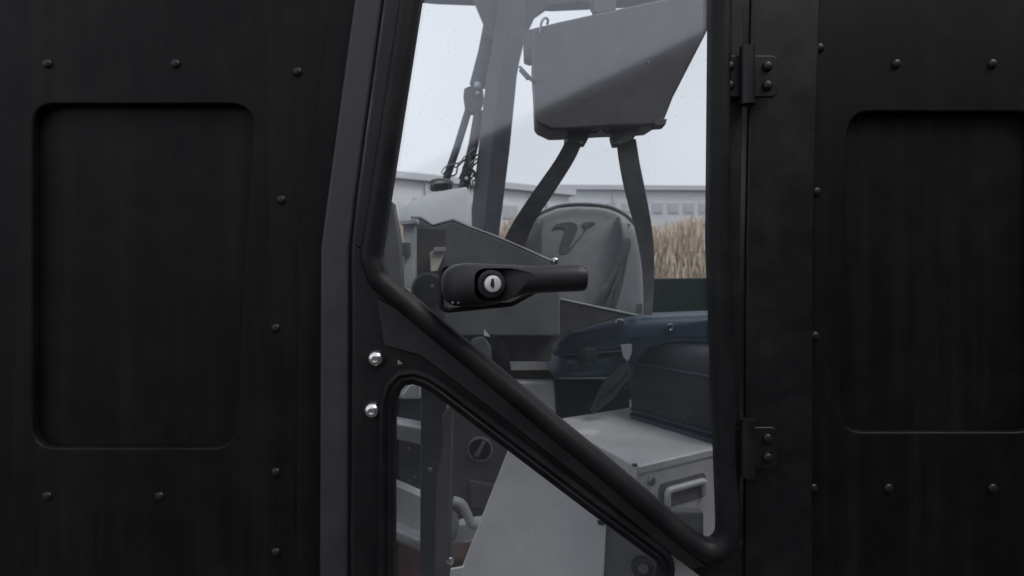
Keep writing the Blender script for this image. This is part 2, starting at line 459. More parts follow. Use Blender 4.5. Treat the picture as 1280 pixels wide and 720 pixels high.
# right of the door: hinge pillar, hinges, side panel
plate('hinge_pillar', [(940, -110), (1030, -110), (1018, 300), (1016, 830), (930, 830), (932, 300)], .712, .07, 'black_paint', cab, bevel=.005, seg=3)
sp = plate('side_panel', [(1000, -160), (1440, -160), (1440, 860), (986, 860), (988, 300)], .728, .012, 'body_black', cab, bevel=.003,
           holes=[round_path([(1060, 140), (1300, 140), (1300, 540), (1050, 540)], 30)])
plate('inset_panel', round_path([(1046, 126), (1314, 126), (1314, 554), (1036, 554)], 28), .7405, .006, 'body_black', sp, bevel=.002)
for (x, y) in ((1024, 60), (1020, 240), (1018, 420), (1016, 610), (1110, 610), (1240, 610), (1120, 80), (1240, 80)):
    share(sb, sp, W(x, y, .7285))
for zy in (95, 560):
    h = plate('hinge', round_path([(900, zy - 26), (972, zy - 26), (972, zy + 26), (900, zy + 26)], 8), .690, .006, 'black_paint', cab, bevel=.0015)
    tube('hinge_pin', [W(934, zy - 36, .686), W(934, zy + 36, .686)], .009, 'black_paint', h, n=14)
    for x in (912, 959):
        for s in (-12, 12): share(sb, h, W(x, zy + s, .6895))
# unseen roof, glazed to let sky light into the cab; far header, floor
for nm, lo_, hi_ in (('roof_rail', (-0.70, -0.02, 2.40), (1.15, 0.06, 2.47)), ('roof_rail', (-0.70, 1.16, 2.40), (1.15, 1.24, 2.47)),
                     ('roof_rail', (-0.70, 0.06, 2.402), (-0.62, 1.16, 2.468)), ('roof_rail', (1.07, 0.06, 2.402), (1.15, 1.16, 2.468))):
    box(nm, lo_, hi_, 'black_paint', cab, bevel=.012)
box('unseen_roof_pane', (-0.62, 0.06, 2.43), (1.07, 1.16, 2.436), 'glass', cab, bevel=0)
plate('roof_header', [(380, -18), (545, -3), (600, -1), (690, 6), (735, 4), (820, 0), (1100, -20), (1100, -60), (380, -60)], 1.86, .05, 'post_grey', cab, bevel=.006)
box('floor_plate', (-0.62, 0.12, 0.42), (0.95, 1.25, 0.45), 'bulkhead', cab)
# rollover post: box section turned so that two faces show
def post_prism(name, stations, m, parent):
    bm = bmesh.new(); rows = []
    for xl, xm, xr, y, d in stations:
        l = W(xl, y, d + .045); mm = W(xm, y, d); r = W(xr, y, d + .02); rows.append([bm.verts.new(v) for v in (l, mm, r, r + (l - mm) + Vector((0, .03, 0)))])
    for a, b in zip(rows, rows[1:]):
        for k in range(4): bm.faces.new((a[k], a[(k + 1) % 4], b[(k + 1) % 4], b[k]))
    bm.faces.new(rows[0]); bm.faces.new(list(reversed(rows[-1])))
    return finish(bm, name, m, parent, bevel=.006, seg=3)
rp = post_prism('rollover_post', [(623, 640, 663, -40, 1.6), (618, 635, 657, 40, 1.6), (607, 625, 647, 95, 1.6), (597, 615, 638, 187, 1.6), (584, 605, 624, 300, 1.6), (574, 594, 612, 400, 1.6)], 'post_grey', cab)
plate('gusset', [(588, -10), (628, -10), (616, 48), (607, 36)], 1.66, .02, 'post_grey', rp, bevel=.002)
plate('gusset', [(655, -10), (735, -10), (716, 3), (686, 7), (668, 20), (656, 46), (650, 72)], 1.63, .02, 'post_grey', rp, bevel=.002)

# side console beside the seat, with what is fixed to it
con = plate('side_console', [(519, 274), (524, 273), (541, 283), (566, 276), (585, 284), (620, 297), (651, 310), (692, 329), (700, 372), (700, 420), (556, 420), (519, 400)], 1.14, .16, 'console_grey', cab, bevel=.006, seg=3)
plate('recess_cover', [(520, 285), (556, 287), (556, 420), (520, 400)], 1.136, .006, 'bulkhead', con, bevel=.001)
tube('edge_trim', [W(x, y - 1, 1.143) for x, y in ((514, 273), (526, 273), (541, 283), (566, 276), (585, 284), (620, 297), (651, 310), (690, 328))], .0035, 'dull_steel', con, n=8)
lathe('bolt', [(.008, 0), (.008, .004), (.005, .006), (0, .0065)], W(693, 327, 1.13), 'chrome', con, n=8)
plate('tag', round_path([(537, 316), (545, 311), (557, 311), (552, 325), (546, 339), (538, 340)], 2), 1.120, .012, 'cream', con, bevel=.002)
plate('tag_clip', [(542, 309), (557, 309), (557, 314), (542, 315)], 1.112, .008, 'hose_grey', con, bevel=.001)
lathe('knob', [(.030, -.03), (.034, -.005), (.034, .012), (.028, .02), (0, .021)], W(537, 362, 1.09), 'recess_plastic', con, n=26)
lathe('knob_screw', [(.004, 0), (.003, .002), (0, .002)], W(540, 358, 1.069), 'dull_steel', con, n=10)
# pale upright bracket at the console's end
br = plate('upright_bracket', round_path([(503, 279), (519, 277), (519, 356), (514, 361), (504, 357)], 2), 1.115, .03, 'pale_steel', cab, bevel=.004)
plate('clamp', round_path([(500, 303), (512, 302), (512, 320), (500, 319)], 2), 1.10, .02, 'dull_steel', br, bevel=.002)
plate('cap_plate', [(500, 276), (521, 273), (521, 279), (501, 281)], 1.105, .03, 'pale_steel', br, bevel=.001)
plate('dark_cover', [(479, 252), (491, 252), (499, 300), (502, 350), (500, 420), (470, 400)], 1.05, .03, 'console_grey', cab, bevel=.003)
plate('white_bracket', round_path([(497, 250), (508, 252), (508, 276), (498, 276)], 2), 1.47, .02, 'bottle_white', cab, bevel=.002)

# lower bulkhead with a bare metal lip
bk = plate('bulkhead', [(690, 372), (796, 394), (768, 399), (712, 414), (692, 430), (689, 452), (635, 452), (620, 470), (540, 470), (500, 395), (560, 372)], 1.22, .03, 'bulkhead', cab, bevel=.003)
tube('metal_lip', [W(688, 371, 1.218), W(797, 394, 1.218)], .0016, 'pale_steel', bk, n=6)
plate('seam_cover', [(641, 385), (645, 385), (648, 452), (644, 452)], 1.217, .004, 'bulkhead', bk, bevel=.001)
plate('hatch', round_path([(586, 398), (632, 396), (636, 446), (584, 446)], 5), 1.216, .005, 'bulkhead', bk, bevel=.001)
tube('arched_trim', smooth_pts([W(597, 402, 1.15), W(611, 414, 1.15), (W(622, 434, 1.15)), W(629, 462, 1.15), W(628, 490, 1.15)]), .016, 'rubber', cab, n=12, flat=.6)
plate('reflector', [(605, 412), (613, 421), (605, 420)], 1.12, .004, 'reflector', cab, bevel=.0005)
plate('round_cover', round_path([(588, 424), (604, 420), (614, 434), (614, 470), (588, 470)], 8), 1.13, .01, 'console_grey', cab, bevel=.002)
# far sill: pale bars and a gap
plate('far_sill', [(600, 450), (700, 450), (700, 463), (600, 463)], 1.55, .08, 'alu', cab, bevel=.004)
plate('sill_groove', [(600, 463), (700, 463), (700, 477), (600, 477)], 1.58, .05, 'olive', cab, bevel=.002)
plate('far_step', [(600, 478), (710, 478), (715, 540), (600, 540)], 1.52, .08, 'alu', cab, bevel=.004)

# what shows through the lower pane
plate('inner_post', [(526, 455), (551, 460), (556, 500), (553, 560), (552, 780), (524, 780), (525, 600)], .93, .04, 'navy_black', cab, bevel=.004)
plate('post_cover', [(551, 520), (566, 505), (564, 600), (565, 780), (541, 780), (545, 600), (553, 556)], .925, .02, 'bulkhead', cab, bevel=.004)
lathe('bolt', [(.004, 0), (.003, .002), (0, .0025)], W(538, 587, .926), 'dull_steel', cab, n=10)
plate('pale_gusset', round_path([(502, 494), (512, 481), (525, 478), (525, 499), (503, 499)], 3), 1.02, .03, 'pale_steel', cab, bevel=.003)
plate('navy_cover', [(485, 497), (530, 499), (530, 545), (485, 530)], 1.04, .03, 'navy_black', cab, bevel=.003)
plate('cross_bar', [(485, 526), (530, 535), (530, 558), (485, 548)], 1.00, .05, 'pale_steel', cab, bevel=.006)
plate('dark_panel', [(485, 545), (530, 556), (530, 625), (485, 608)], 1.05, .03, 'navy_black', cab, bevel=.003)
plate('pale_tread', [(480, 600), (530, 622), (530, 680), (480, 656)], 1.02, .03, 'light_panel', cab, bevel=.003)
plate('tread_edge', [(480, 655), (530, 678), (530, 692), (480, 669)], .99, .05, 'pale_steel', cab, bevel=.008, seg=4)
plate('red_beam', [(470, 668), (560, 700), (620, 700), (620, 800), (470, 800)], 1.06, .08, 'rust_red', cab, bevel=.006)
plate('pale_sliver', round_path([(537, 484), (552, 492), (566, 508), (562, 515), (549, 507)], 2), .99, .03, 'pale_steel', cab, bevel=.003)
bp_ = plate('back_panel', [(540, 470), (660, 500), (660, 640), (600, 655), (588, 668), (545, 650)], 1.10, .03, 'bulkhead', cab, bevel=.004)
lathe('round_port', [(.026, -.01), (.026, .002), (.022, .004), (.021, -.002), (0, -.002)], W(600, 562, 1.098), 'seat_dark', bp_, n=28)
plate('port_bar', [(593, 570), (603, 551), (607, 554), (597, 573)], 1.09, .008, 'seat_dark', bp_, bevel=.001)
plate('port_stub', [(585, 600), (645, 612), (640, 640), (590, 636)], 1.085, .01, 'bulkhead', bp_, bevel=.003)
tube('grey_hose', smooth_pts([W(566, 626, 1.0), W(577, 630, 1.0), W(584, 643, 1.0), W(590, 655, 1.0), W(604, 657, 1.0)]), .0085, 'hose_grey', cab, n=12)
tube('grey_hose', smooth_pts([W(560, 640, 1.02), W(568, 646, 1.01), W(570, 660, 1.01), W(566, 672, 1.02)]), .006, 'hose_grey', cab, n=10)
plate('hose_tray', [(558, 664), (575, 656), (602, 652), (596, 672), (562, 682)], 1.02, .03, 'alu', cab, bevel=.003)
lathe('bolt', [(.007, 0), (.007, .004), (.004, .006), (0, .006)], W(563, 700, .91), 'chrome', cab, n=7)
fp = plate('fender_panel', [(636, 562), (700, 590), (758, 655), (752, 790), (548, 790), (577, 712)], .88, .012, 'light_panel', cab, bevel=.002)
plate('fender_tab', [(563, 712), (580, 709), (576, 740), (560, 740)], .875, .006, 'light_panel', fp, bevel=.001)
plate('edge_clip', [(747, 651), (757, 653), (755, 657), (748, 656)], .876, .006, 'recess_plastic', fp, bevel=.0005)
cp = plate('corner_cover', [(752, 640), (880, 640), (880, 800), (746, 800)], .90, .02, 'console_grey', cab, bevel=.003)
lathe('round_nut', [(.017, -.01), (.017, .006), (.0145, .009), (.0125, .009), (.0115, .003), (0, .003)], W(803, 709, .895), 'recess_plastic', cp, n=26)
lathe('hex_head', [(.009, 0), (.009, .005), (0, .006)], W(803, 709, .892), 'console_grey', cp, n=6, smooth=20)
plate('outer_fender', [(850, 680), (1010, 680), (1010, 860), (826, 860), (826, 700)], .735, .01, 'light_panel', cab, bevel=.003)

# ================================================================== THE DOOR
door = thing('cab_door', 'black framed glazed tractor door with lever handle and lock', 'door', tuple(W(480, 800, .70)))
main_c = [(541, -120), (527, 0), (492, 225), (477, 322), (484, 341), (507, 361), (563, 408), (643, 474), (697, 520), (763, 574), (842, 641), (898, 688), (884, 300), (888, -120)]
main_r = [12, 0, 0, 18, 14, 0, 0, 0, 0, 0, 0, 22, 0, 12]
main = round_path(main_c, main_r)
low_c = [(494, 840), (494, 600), (495, 456), (600, 536), (737, 640), (824, 704), (812, 760), (812, 840)]
low = round_path(low_c, [6, 0, 32, 0, 0, 16, 0, 6])
def off(path, dist):
    P = [Vector(p) for p in path]; N = len(P); out = []
    ar = sum(P[i].x * P[(i + 1) % N].y - P[(i + 1) % N].x * P[i].y for i in range(N)); sg = 1 if ar > 0 else -1
    for i in range(N):
        a = (P[i] - P[i - 1]).normalized(); b = (P[(i + 1) % N] - P[i]).normalized()
        na = Vector((a.y, -a.x)) * sg; nb = Vector((b.y, -b.x)) * sg; n = (na + nb).normalized()
        out.append(P[i] + n * dist / max(.4, n.dot(na)))
    return out
outer = [(496, -165), (487, -110), (482, 0), (449, 240), (441, 305), (440, 880), (836, 880), (836, 740), (840, 716), (837, 692), (880, 725), (926, 760), (926, 300), (934, -165)]
plate('door_frame', outer, .700, .028, 'black_paint', door, holes=[off(main, 9), off(low, 9)], bevel=.0025)
# main window rubber: a fat rounded bead with a groove
def bead(w, hgt, base=.004):
    pr = [(0, .006), (0, -.002)]
    for k in range(9):
        a = math.pi * k / 8
        pr.append((w * .5 - math.cos(a) * w * .5, -.002 - math.sin(a) ** .8 * hgt))
    pr += [(w, .003), (w * .8, .006)]
    return pr
sl = sweep('window_seal', main, .698, [(0, .008), (0, -.003), (.0015, -.0075), (.005, -.0115), (.010, -.0145), (.015, -.0152), (.0195, -.014), (.0235, -.0105), (.0258, -.006), (.0265, -.002), (.0265, .001), (.012, .004)], 'rubber', door)
sweep('lower_seal', low, .698, [(0, .008), (0, -.003), (.003, -.007), (.008, -.0085), (.0105, -.006), (.012, -.0065), (.0145, -.0095), (.0185, -.0085), (.0205, -.003), (.0205, .001), (.01, .004)], 'rubber', door)
# raised flange between the two windows, leaving a dark groove on both sides
plate('cross_rail', [(470, 372), (497, 386), (560, 436), (640, 505), (760, 604), (842, 673), (884, 708), (866, 712), (828, 684), (737, 607), (640, 531), (560, 470), (524, 444), (480, 432)], .695, .004, 'rail_paint', door, bevel=.0015)
# panes
plate('upper_pane', off(main, 5), .703, .005, 'glass', door, bevel=0)
plate('lower_pane', off(low, 5), .703, .005, 'glass', door, bevel=0)
# domed bright screws
b1 = lathe('screw', [(.0105, -.003), (.0108, .001), (.0098, .0045), (.0075, .0075), (.0042, .0092), (.0036, .0092), (.0028, .0065), (0, .0065)], (0, 0, 0), 'chrome', door, n=14, smooth=28)
b1.location = W(470.5, 448, .697)
share(b1, door, W(466, 512.5, .697))
plate('chip', [(497, 450), (503, 455), (497, 456)], .6925, .003, 'dull_steel', door, bevel=.0003)

# ---- lever handle
def handle_body():
    st = [  # px, top, bottom, front d, back d
        (548.5, 349, 364, .682, .699), (550, 343.5, 370, .674, .699), (553.5, 338, 375, .667, .699), (558.5, 333.5, 379.5, .660, .699), (566, 330, 383, .654, .699),
        (580, 328, 384, .645, .699), (600, 328.5, 383.5, .642, .699), (618, 329.5, 381, .642, .699), (634, 330.5, 376, .642, .697),
        (648, 331.5, 370.5, .644, .690), (662, 332, 367.5, .642, .682), (680, 332, 366, .640, .676), (702, 331.5, 365, .639, .674),
        (720, 331, 364.5, .639, .673), (728, 331.5, 364, .6395, .672), (731.5, 333.5, 362, .641, .670), (733.5, 338, 357, .645, .666)]
    bm = bmesh.new(); rows = []; n = 28
    for x, t, b, f, k in st:
        zc = (t + b) / 2; hz = (b - t) / 2; yc = (f + k) / 2; hy = (k - f) / 2; r = []
        for i in range(n):
            a = 2 * math.pi * i / n; e = .82
            cy = math.copysign(abs(math.cos(a)) ** e, math.cos(a)); cz = math.copysign(abs(math.sin(a)) ** e, math.sin(a))
            p = W(x, zc + hz * cz, .66); r.append(bm.verts.new((p.x, yc + hy * cy - .70, p.z)))
        rows.append(r)
    for A_, B_ in zip(rows, rows[1:]):
        for i in range(n): bm.faces.new((A_[i], A_[(i + 1) % n], B_[(i + 1) % n], B_[i]))
    bm.faces.new(rows[0]); bm.faces.new(list(reversed(rows[-1])))
    return bm
hd = finish(handle_body(), 'handle', 'handle_plastic', door, smooth=45)
cut = plate_bm(round_path([(591, 334), (640, 334), (668, 341), (668, 344), (640, 374), (632, 377), (591, 377)], [16, 10, 1, 1, 14, 10, 16]), .62, .048)
for v in cut.verts:                                # the recess runs out towards the grip
    if v.co.y > -.05:
        px = v.co.x / (.62 / F) + 640
        v.co.y -= .026 * max(0, min(1, (px - 626) / 36))
co = finish(cut, 'cutter', 'recess_plastic')
hd.data.materials.append(MAT['recess_plastic'])
bo = hd.modifiers.new('recess', 'BOOLEAN'); bo.object = co; bo.operation = 'DIFFERENCE'; bo.solver = 'EXACT'
dg = bpy.context.evaluated_depsgraph_get(); me2 = bpy.data.meshes.new_from_object(hd.evaluated_get(dg))
hd.modifiers.clear(); hd.data = me2; bpy.data.objects.remove(co)
for p in me2.polygons: p.use_smooth = True
me2.set_sharp_from_angle(angle=R(38))
bv = hd.modifiers.new('bevel', 'BEVEL'); bv.width = .0012; bv.segments = 2; bv.limit_method = 'ANGLE'; bv.angle_limit = R(50)
# lock barrel in the recess
lx, ly = 616, 355
ring = lathe('lock_ring', [(.0170, -.02), (.0170, .003), (.0160, .0055), (.0140, .0062), (.0112, .0062), (.0108, .004), (0, .004)], W(lx - 2, ly, .655), 'handle_plastic', hd, n=36)
cylr = lathe('lock_cylinder', [(.0100, -.004), (.0100, .0035), (.0090, .0050), (.0065, .0055), (0, .0055)], W(lx, ly, .6495), 'lock_metal', hd, n=32)
kh = W(lx, ly, .6437)
plate('keyhole', [(lx - 1.6, ly - 6.5), (lx + 1.2, ly - 6.5), (lx + 2.2, ly + 2), (lx + .6, ly + 6), (lx - 1.8, ly + 4), (lx - 3.2, ly + 1)], .6436, .0015, 'recess_plastic', cylr, bevel=0)
sweep('handle_gasket', round_path([(552, 333), (640, 333), (690, 352), (640, 380), (560, 388), (552, 384)], [10, 20, 8, 20, 6, 6]), .699, [(-.003, .004), (-.003, -.006), (0, -.008), (.003, -.006), (.003, .004)], 'recess_plastic', hd)
for x in (566, 573): lathe('rivet', [(.0016, -.001), (.0013, .001), (0, .0013)], W(x, 378.5, .6555), 'dull_steel', hd, n=8)

# ================================================================== OPERATOR SEAT
seat = thing('operator_seat', 'grey vinyl operator seat with an embossed V emblem on its backrest', 'seat', tuple(W(720, 520, 1.55)))
bk_out = round_path([(634, 420), (632, 330), (643, 296), (660, 277), (677, 265), (697, 257), (723, 254.5), (751, 256), (771, 261), (790, 274), (801, 292), (806, 330), (806, 420)], 10, 4)
back = pad('backrest', bk_out, 1.50, .12, 'seat_vinyl', seat, rings=((1, 1), (1, .35), (.985, .16), (.96, .06), (.93, .03), (.88, .05), (.8, .02), (.5, 0)), centre=(722, 350))
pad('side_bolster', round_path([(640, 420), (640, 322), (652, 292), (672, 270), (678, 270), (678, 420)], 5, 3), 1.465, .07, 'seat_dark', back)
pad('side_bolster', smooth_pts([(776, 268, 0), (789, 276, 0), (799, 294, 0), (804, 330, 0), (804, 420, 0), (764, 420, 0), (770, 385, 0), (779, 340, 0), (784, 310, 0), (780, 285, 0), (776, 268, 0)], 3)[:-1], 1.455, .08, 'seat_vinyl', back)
tube('crease_shade', smooth_pts([W(785, 280, 1.462), W(784, 305, 1.458), W(777, 330, 1.458), W(765, 350, 1.46), W(752, 372, 1.462), W(741, 396, 1.465)]), [.006] * 5 + [.012] * 8 + [.009] * 8 + [.014] * 10, 'seat_dark', back, n=8, flat=.5)  # shadowed creases beside the bolster, drawn as darker tubes
tube('crease_shade', smooth_pts([W(778, 330, 1.456), W(772, 352, 1.452), W(764, 372, 1.452), W(757, 396, 1.455)]), .006, 'seat_dark', back, n=8, flat=.5)
tube('piping', smooth_pts([W(x, y, 1.518) for x, y in ((640, 305), (660, 278), (678, 266), (698, 258), (723, 255.5), (751, 257), (770, 262), (788, 274), (799, 290))]), .005, 'seat_dark', back, n=8)
plate('emblem', smooth_pts([(690, 287, 0), (694, 281, 0), (704, 278, 0), (714, 277.5, 0), (720, 280, 0), (722, 286, 0), (716, 300, 0), (711, 311, 0), (722, 299, 0), (731, 287, 0), (727, 281, 0), (731, 278, 0), (744, 277.5, 0), (741, 281, 0), (735, 284, 0), (722, 301, 0), (709, 317, 0), (699, 317, 0), (700, 306, 0), (705, 292, 0), (706, 286, 0), (698, 284.5, 0), (690, 287, 0)], 2)[:-1] and
      [(v.x, v.y) for v in smooth_pts([(690, 287, 0), (694, 281, 0), (704, 278, 0), (714, 277.5, 0), (720, 280, 0), (722, 286, 0), (716, 300, 0), (711, 311, 0), (722, 299, 0), (731, 287, 0), (727, 281, 0), (731, 278, 0), (744, 277.5, 0), (741, 281, 0), (735, 284, 0), (722, 301, 0), (709, 317, 0), (699, 317, 0), (700, 306, 0), (705, 292, 0), (706, 286, 0), (698, 284.5, 0), (690, 287, 0)], 2)[:-1]],
      1.4985, .005, 'emblem', back, bevel=.0006)
# navy arm pad and cushion, reflected sheen in their colour, in front of the backrest
ap = pad('armrest', round_path([(691, 445), (692, 430), (708, 415), (745, 404), (772, 397), (930, 391), (930, 422), (800, 424), (786, 440), (760, 444)], 6, 4), 1.26, .16, 'sheen_navy_vinyl', seat)
for x, y in ((774.5, 403.5), (838, 409.5)):
    lathe('bolt', [(.0095, -.01), (.0095, .003), (.0085, .005), (.005, .005), (.004, .003), (0, .003)], W(x, y, 1.257), 'chrome', ap, n=10)
cu = pad('cushion', round_path([(688, 470), (692, 444), (760, 440), (786, 438), (787, 475), (694, 476)], 7, 4), 1.27, .30, 'sheen_navy_vinyl', seat)
tube('piping', [W(693, 443.5, 1.272), W(740, 441, 1.262), W(790, 438, 1.262)], .0028, 'sheen_navy_vinyl', cu, n=8)
lathe('adjuster_knob', [(.020, -.02), (.022, .0), (.022, .012), (.016, .018), (0, .019)], W(735, 445, 1.25), 'navy_black', seat, axis=(.25, -1, .1), n=8, smooth=20)
plate('seat_base', [(692, 474), (788, 474), (788, 540), (697, 540)], 1.50, .2, 'navy_black', seat, bevel=.008)
plate('pale_tab', [(776, 431), (790, 430), (790, 441), (785, 452), (779, 446)], 1.235, .006, 'seat_vinyl', seat, bevel=.001)
plate('side_web', [(785, 452), (789, 470), (768, 498), (745, 516), (738, 514), (752, 482), (770, 462)], 1.255, .01, 'web_dark', seat, bevel=.003)
tube('web_cord', smooth_pts([W(786, 462, 1.25), W(772, 480, 1.248), W(757, 492, 1.248), W(748, 500, 1.25), W(741, 517, 1.25)]), .0028, 'navy_black', seat, n=6)
box('pedestal', tuple(W(705, 660, 1.52)), tuple(W(780, 535, 1.52) + Vector((0, .16, 0))), 'navy_black', seat, bevel=.01)
plate('seat_side', [(770, 404), (960, 396), (960, 500), (770, 500)], 1.52, .06, 'sheen_navy_vinyl', seat, bevel=.006)
plate('far_guard', [(806, 348), (960, 346), (960, 398), (808, 398)], 1.62, .04, 'teal_dark', cab, bevel=.004)

# ================================================================== OVERHEAD CASE AND STRAPS
case = thing('overhead_case', 'dark grey moulded case hung above the seat', 'case', tuple(W(760, 160, 1.15)))
c_out = [(671, 33), (700, 26), (820, 0), (912, -20), (905, -2), (842, 121), (831, 149), (829, 155), (804, 157.5), (762, 158.5), (709, 162), (690, 162.5), (674, 155), (669, 150), (667.5, 105), (665, 55), (667, 40)]
bmc = bmesh.new(); fr = [bmc.verts.new(W(x, y, 1.06)) for x, y in c_out]
bk2 = [bmc.verts.new(W(x, y, 1.06) + Vector((0.004, .16, (0.022 if y > 100 else 0.0)))) for x, y in c_out]
bmc.faces.new(fr); bmc.faces.new(list(reversed(bk2)))
for i in range(len(fr)):
    j = (i + 1) % len(fr); bmc.faces.new((fr[i], fr[j], bk2[j], bk2[i]))
shell = finish(bmc, 'shell', 'case_grey', case, bevel=.006, seg=3)
plate('end_lip', round_path([(818, 152), (834, 148), (832, 156), (820, 157)], 1), 1.055, .03, 'case_grey', case, bevel=.001)
plate('side_wing', [(654, 42), (662, 36), (678, 32), (678, 60), (664, 76), (655, 73)], 1.10, .03, 'case_grey', case, bevel=.003)
tube('wire_hook', smooth_pts([W(678, 48, 1.05), W(675.5, 40, 1.045), W(677, 28, 1.045), W(681, 22.5, 1.05), W(685, 25, 1.06), W(684, 30, 1.07)]), .0024, 'dull_steel', case, n=8)
tube('side_cord', smooth_pts([W(650, 84, 1.2), W(656, 90, 1.15), W(661, 97, 1.1), W(668, 103, 1.06)]), .003, 'wire', case, n=8)
tube('cord_clip', [W(652, 88, 1.16), W(661, 98, 1.1)], .006, 'wire', case, n=8, flat=.6)
plate('hanger', [(741, -30), (771, -30), (770, 12), (746, 16), (744, 13), (742, 11), (743, 8), (740, 5), (742, 2), (740, -1)], 1.13, .03, 'case_grey', case, bevel=.001)
lathe('stud', [(.003, 0), (.002, .002), (0, .002)], W(810, 78, 1.06), 'dull_steel', case, n=8)

def strap(label, stations, buckle, ring_at):
    t = thing('harness_strap', label, 'strap', tuple(W(buckle[0][0], buckle[0][1], 1.1)), 'straps below the overhead case')
    ribbon('webbing', stations, .003, 'webbing', t)
    b = plate('buckle', buckle, 1.088, .022, 'case_grey', t, bevel=.003)
    P = [W(ring_at[0] + 5 * math.cos(2 * math.pi * k / 14), ring_at[1] + 3.6 * math.sin(2 * math.pi * k / 14), 1.09) for k in range(15)]
    tube('ring', P, .0020, 'wire', t, n=6)
    return t, b
s1, bk1 = strap('dark strap slanting down left from the case behind the seat',
     [(709, 730, 172, 1.10), (694, 718, 200, 1.16), (666, 693, 240, 1.26), (640, 667, 280, 1.38), (624, 655, 312, 1.44)],
     round_path([(710, 160), (739, 160), (736, 172), (731, 181), (722, 180), (713, 178), (706, 178), (706, 172), (710, 168)], 2), (742, 162))
lathe('buckle_pin', [(.004, 0), (.003, .003), (0, .003)], W(708, 176, 1.088), 'dull_steel', bk1, n=8)
lathe('buckle_pin', [(.004, 0), (.003, .003), (0, .003)], W(727, 178, 1.088), 'dull_steel', bk1, n=8)
s2, bk2_ = strap('dark strap hanging down the right side of the seat to a small buckle',
     [(770, 795, 174, 1.10), (774, 800, 205, 1.12), (781, 807, 240, 1.15), (793, 815, 285, 1.2), (801, 818, 325, 1.24), (804, 817, 365, 1.27), (804, 815, 394, 1.28)],
     round_path([(764, 158), (801, 155), (797, 166), (791, 175), (778, 181), (767, 182), (764, 172)], 2), (760, 162))
plate('buckle_flap', [(768, 180), (788, 160), (803, 154), (798, 166), (790, 174), (776, 180)], 1.078, .006, 'case_grey', bk2_, bevel=.001)
plate('strap_tongue', round_path([(796, 380), (803, 379), (803, 391), (796, 392)], 1), 1.25, .01, 'dull_steel', s2, bevel=.001)

# ================================================================== WIPER, WIRES, WASHER BOTTLE
wp = thing('wiper', 'dark wiper linkage standing beside the rollover post', 'wiper', tuple(W(580, 240, 1.72)))
tube('upper_arm', [W(615, 30, 1.72), W(608, 66, 1.72), W(597, 108, 1.72)], .026, 'post_grey', wp, n=8, flat=.6)
pv = plate('pivot', round_path([(580, 110), (590, 106), (603, 106), (605, 124), (599, 140), (588, 141), (581, 136), (579, 122)], 4), 1.70, .03, 'post_grey', wp, bevel=.004)
lathe('pivot_nut', [(.011, 0), (.011, .006), (.006, .010), (0, .010)], W(597, 107, 1.695), 'pale_steel', pv, n=8)
lathe('pivot_nut', [(.006, 0), (.006, .006), (0, .008)], W(597, 117, 1.695), 'pale_steel', pv, n=8)
tube('rod', [W(585.5, 138, 1.71), W(572, 182, 1.71), W(557, 226, 1.71)], .0115, 'post_grey', wp, n=8, flat=.6)
tube('rod', [W(599, 138, 1.71), W(592, 180, 1.71), W(578, 240, 1.71)], .0155, 'post_grey', wp, n=8, flat=.6)
wires = thing('wire_bundle', 'tangled thin black wires hanging above the washer bottle', 'wires', tuple(W(580, 230, 1.66)))
for k in range(11):
    x0, y0 = random.uniform(586, 600), random.uniform(188, 200)
    x1, y1 = random.uniform(572, 598), random.uniform(222, 240)
    if k < 3: x0, y0, x1, y1 = random.uniform(592, 600), 186 + 3 * k, random.uniform(549, 560), 216 + k * 2
    mid = [(x0 + (x1 - x0) * s + random.uniform(-6, 6), y0 + (y1 - y0) * s + random.uniform(-4, 4)) for s in (.3, .55, .8)]
    tube('wire', smooth_pts([W(x, y, 1.66 + random.uniform(-.03, .02)) for x, y in [(x0, y0)] + mid + [(x1, y1)]], 5), random.uniform(.0018, .0032), 'wire' if k % 3 else 'dull_steel', wires, n=6)
plate('connector', round_path([(579, 218), (587, 217), (588, 228), (580, 229)], 1), 1.64, .02, 'wire', wires, bevel=.002)
lathe('terminal', [(.006, 0), (.005, .005), (0, .006)], W(583, 223, 1.635), 'pale_steel', wires, n=8)
btl = thing('washer_bottle', 'white plastic washer bottle with a dark cap', 'bottle', tuple(W(548, 300, 1.5)))
plate('tank', round_path([(507, 300), (507, 258), (517, 249), (536, 243), (560, 237), (584.5, 233), (586, 300)], [2, 8, 12, 8, 2, 4, 2]), 1.45, .13, 'bottle_white', btl, bevel=.028, seg=6)
cpn = lathe('cap', [(.0, 0), (.026, 0), (.031, .004), (.031, .014), (.027, .020), (.012, .023), (0, .023)], W(552, 238, 1.53) , 'wire', btl, axis=(-.1, -.25, 1), n=22)
tube('cap_tether', smooth_pts([W(541, 231, 1.50), W(539, 227, 1.49), W(548, 224.5, 1.49), W(562, 226, 1.5), W(567, 231, 1.5)]), .004, 'dull_steel', btl, n=6)
plate('moulded_mark', [(571, 236), (580, 234.5), (580, 239), (571, 240)], 1.466, .008, 'hose_grey', btl, bevel=.001)

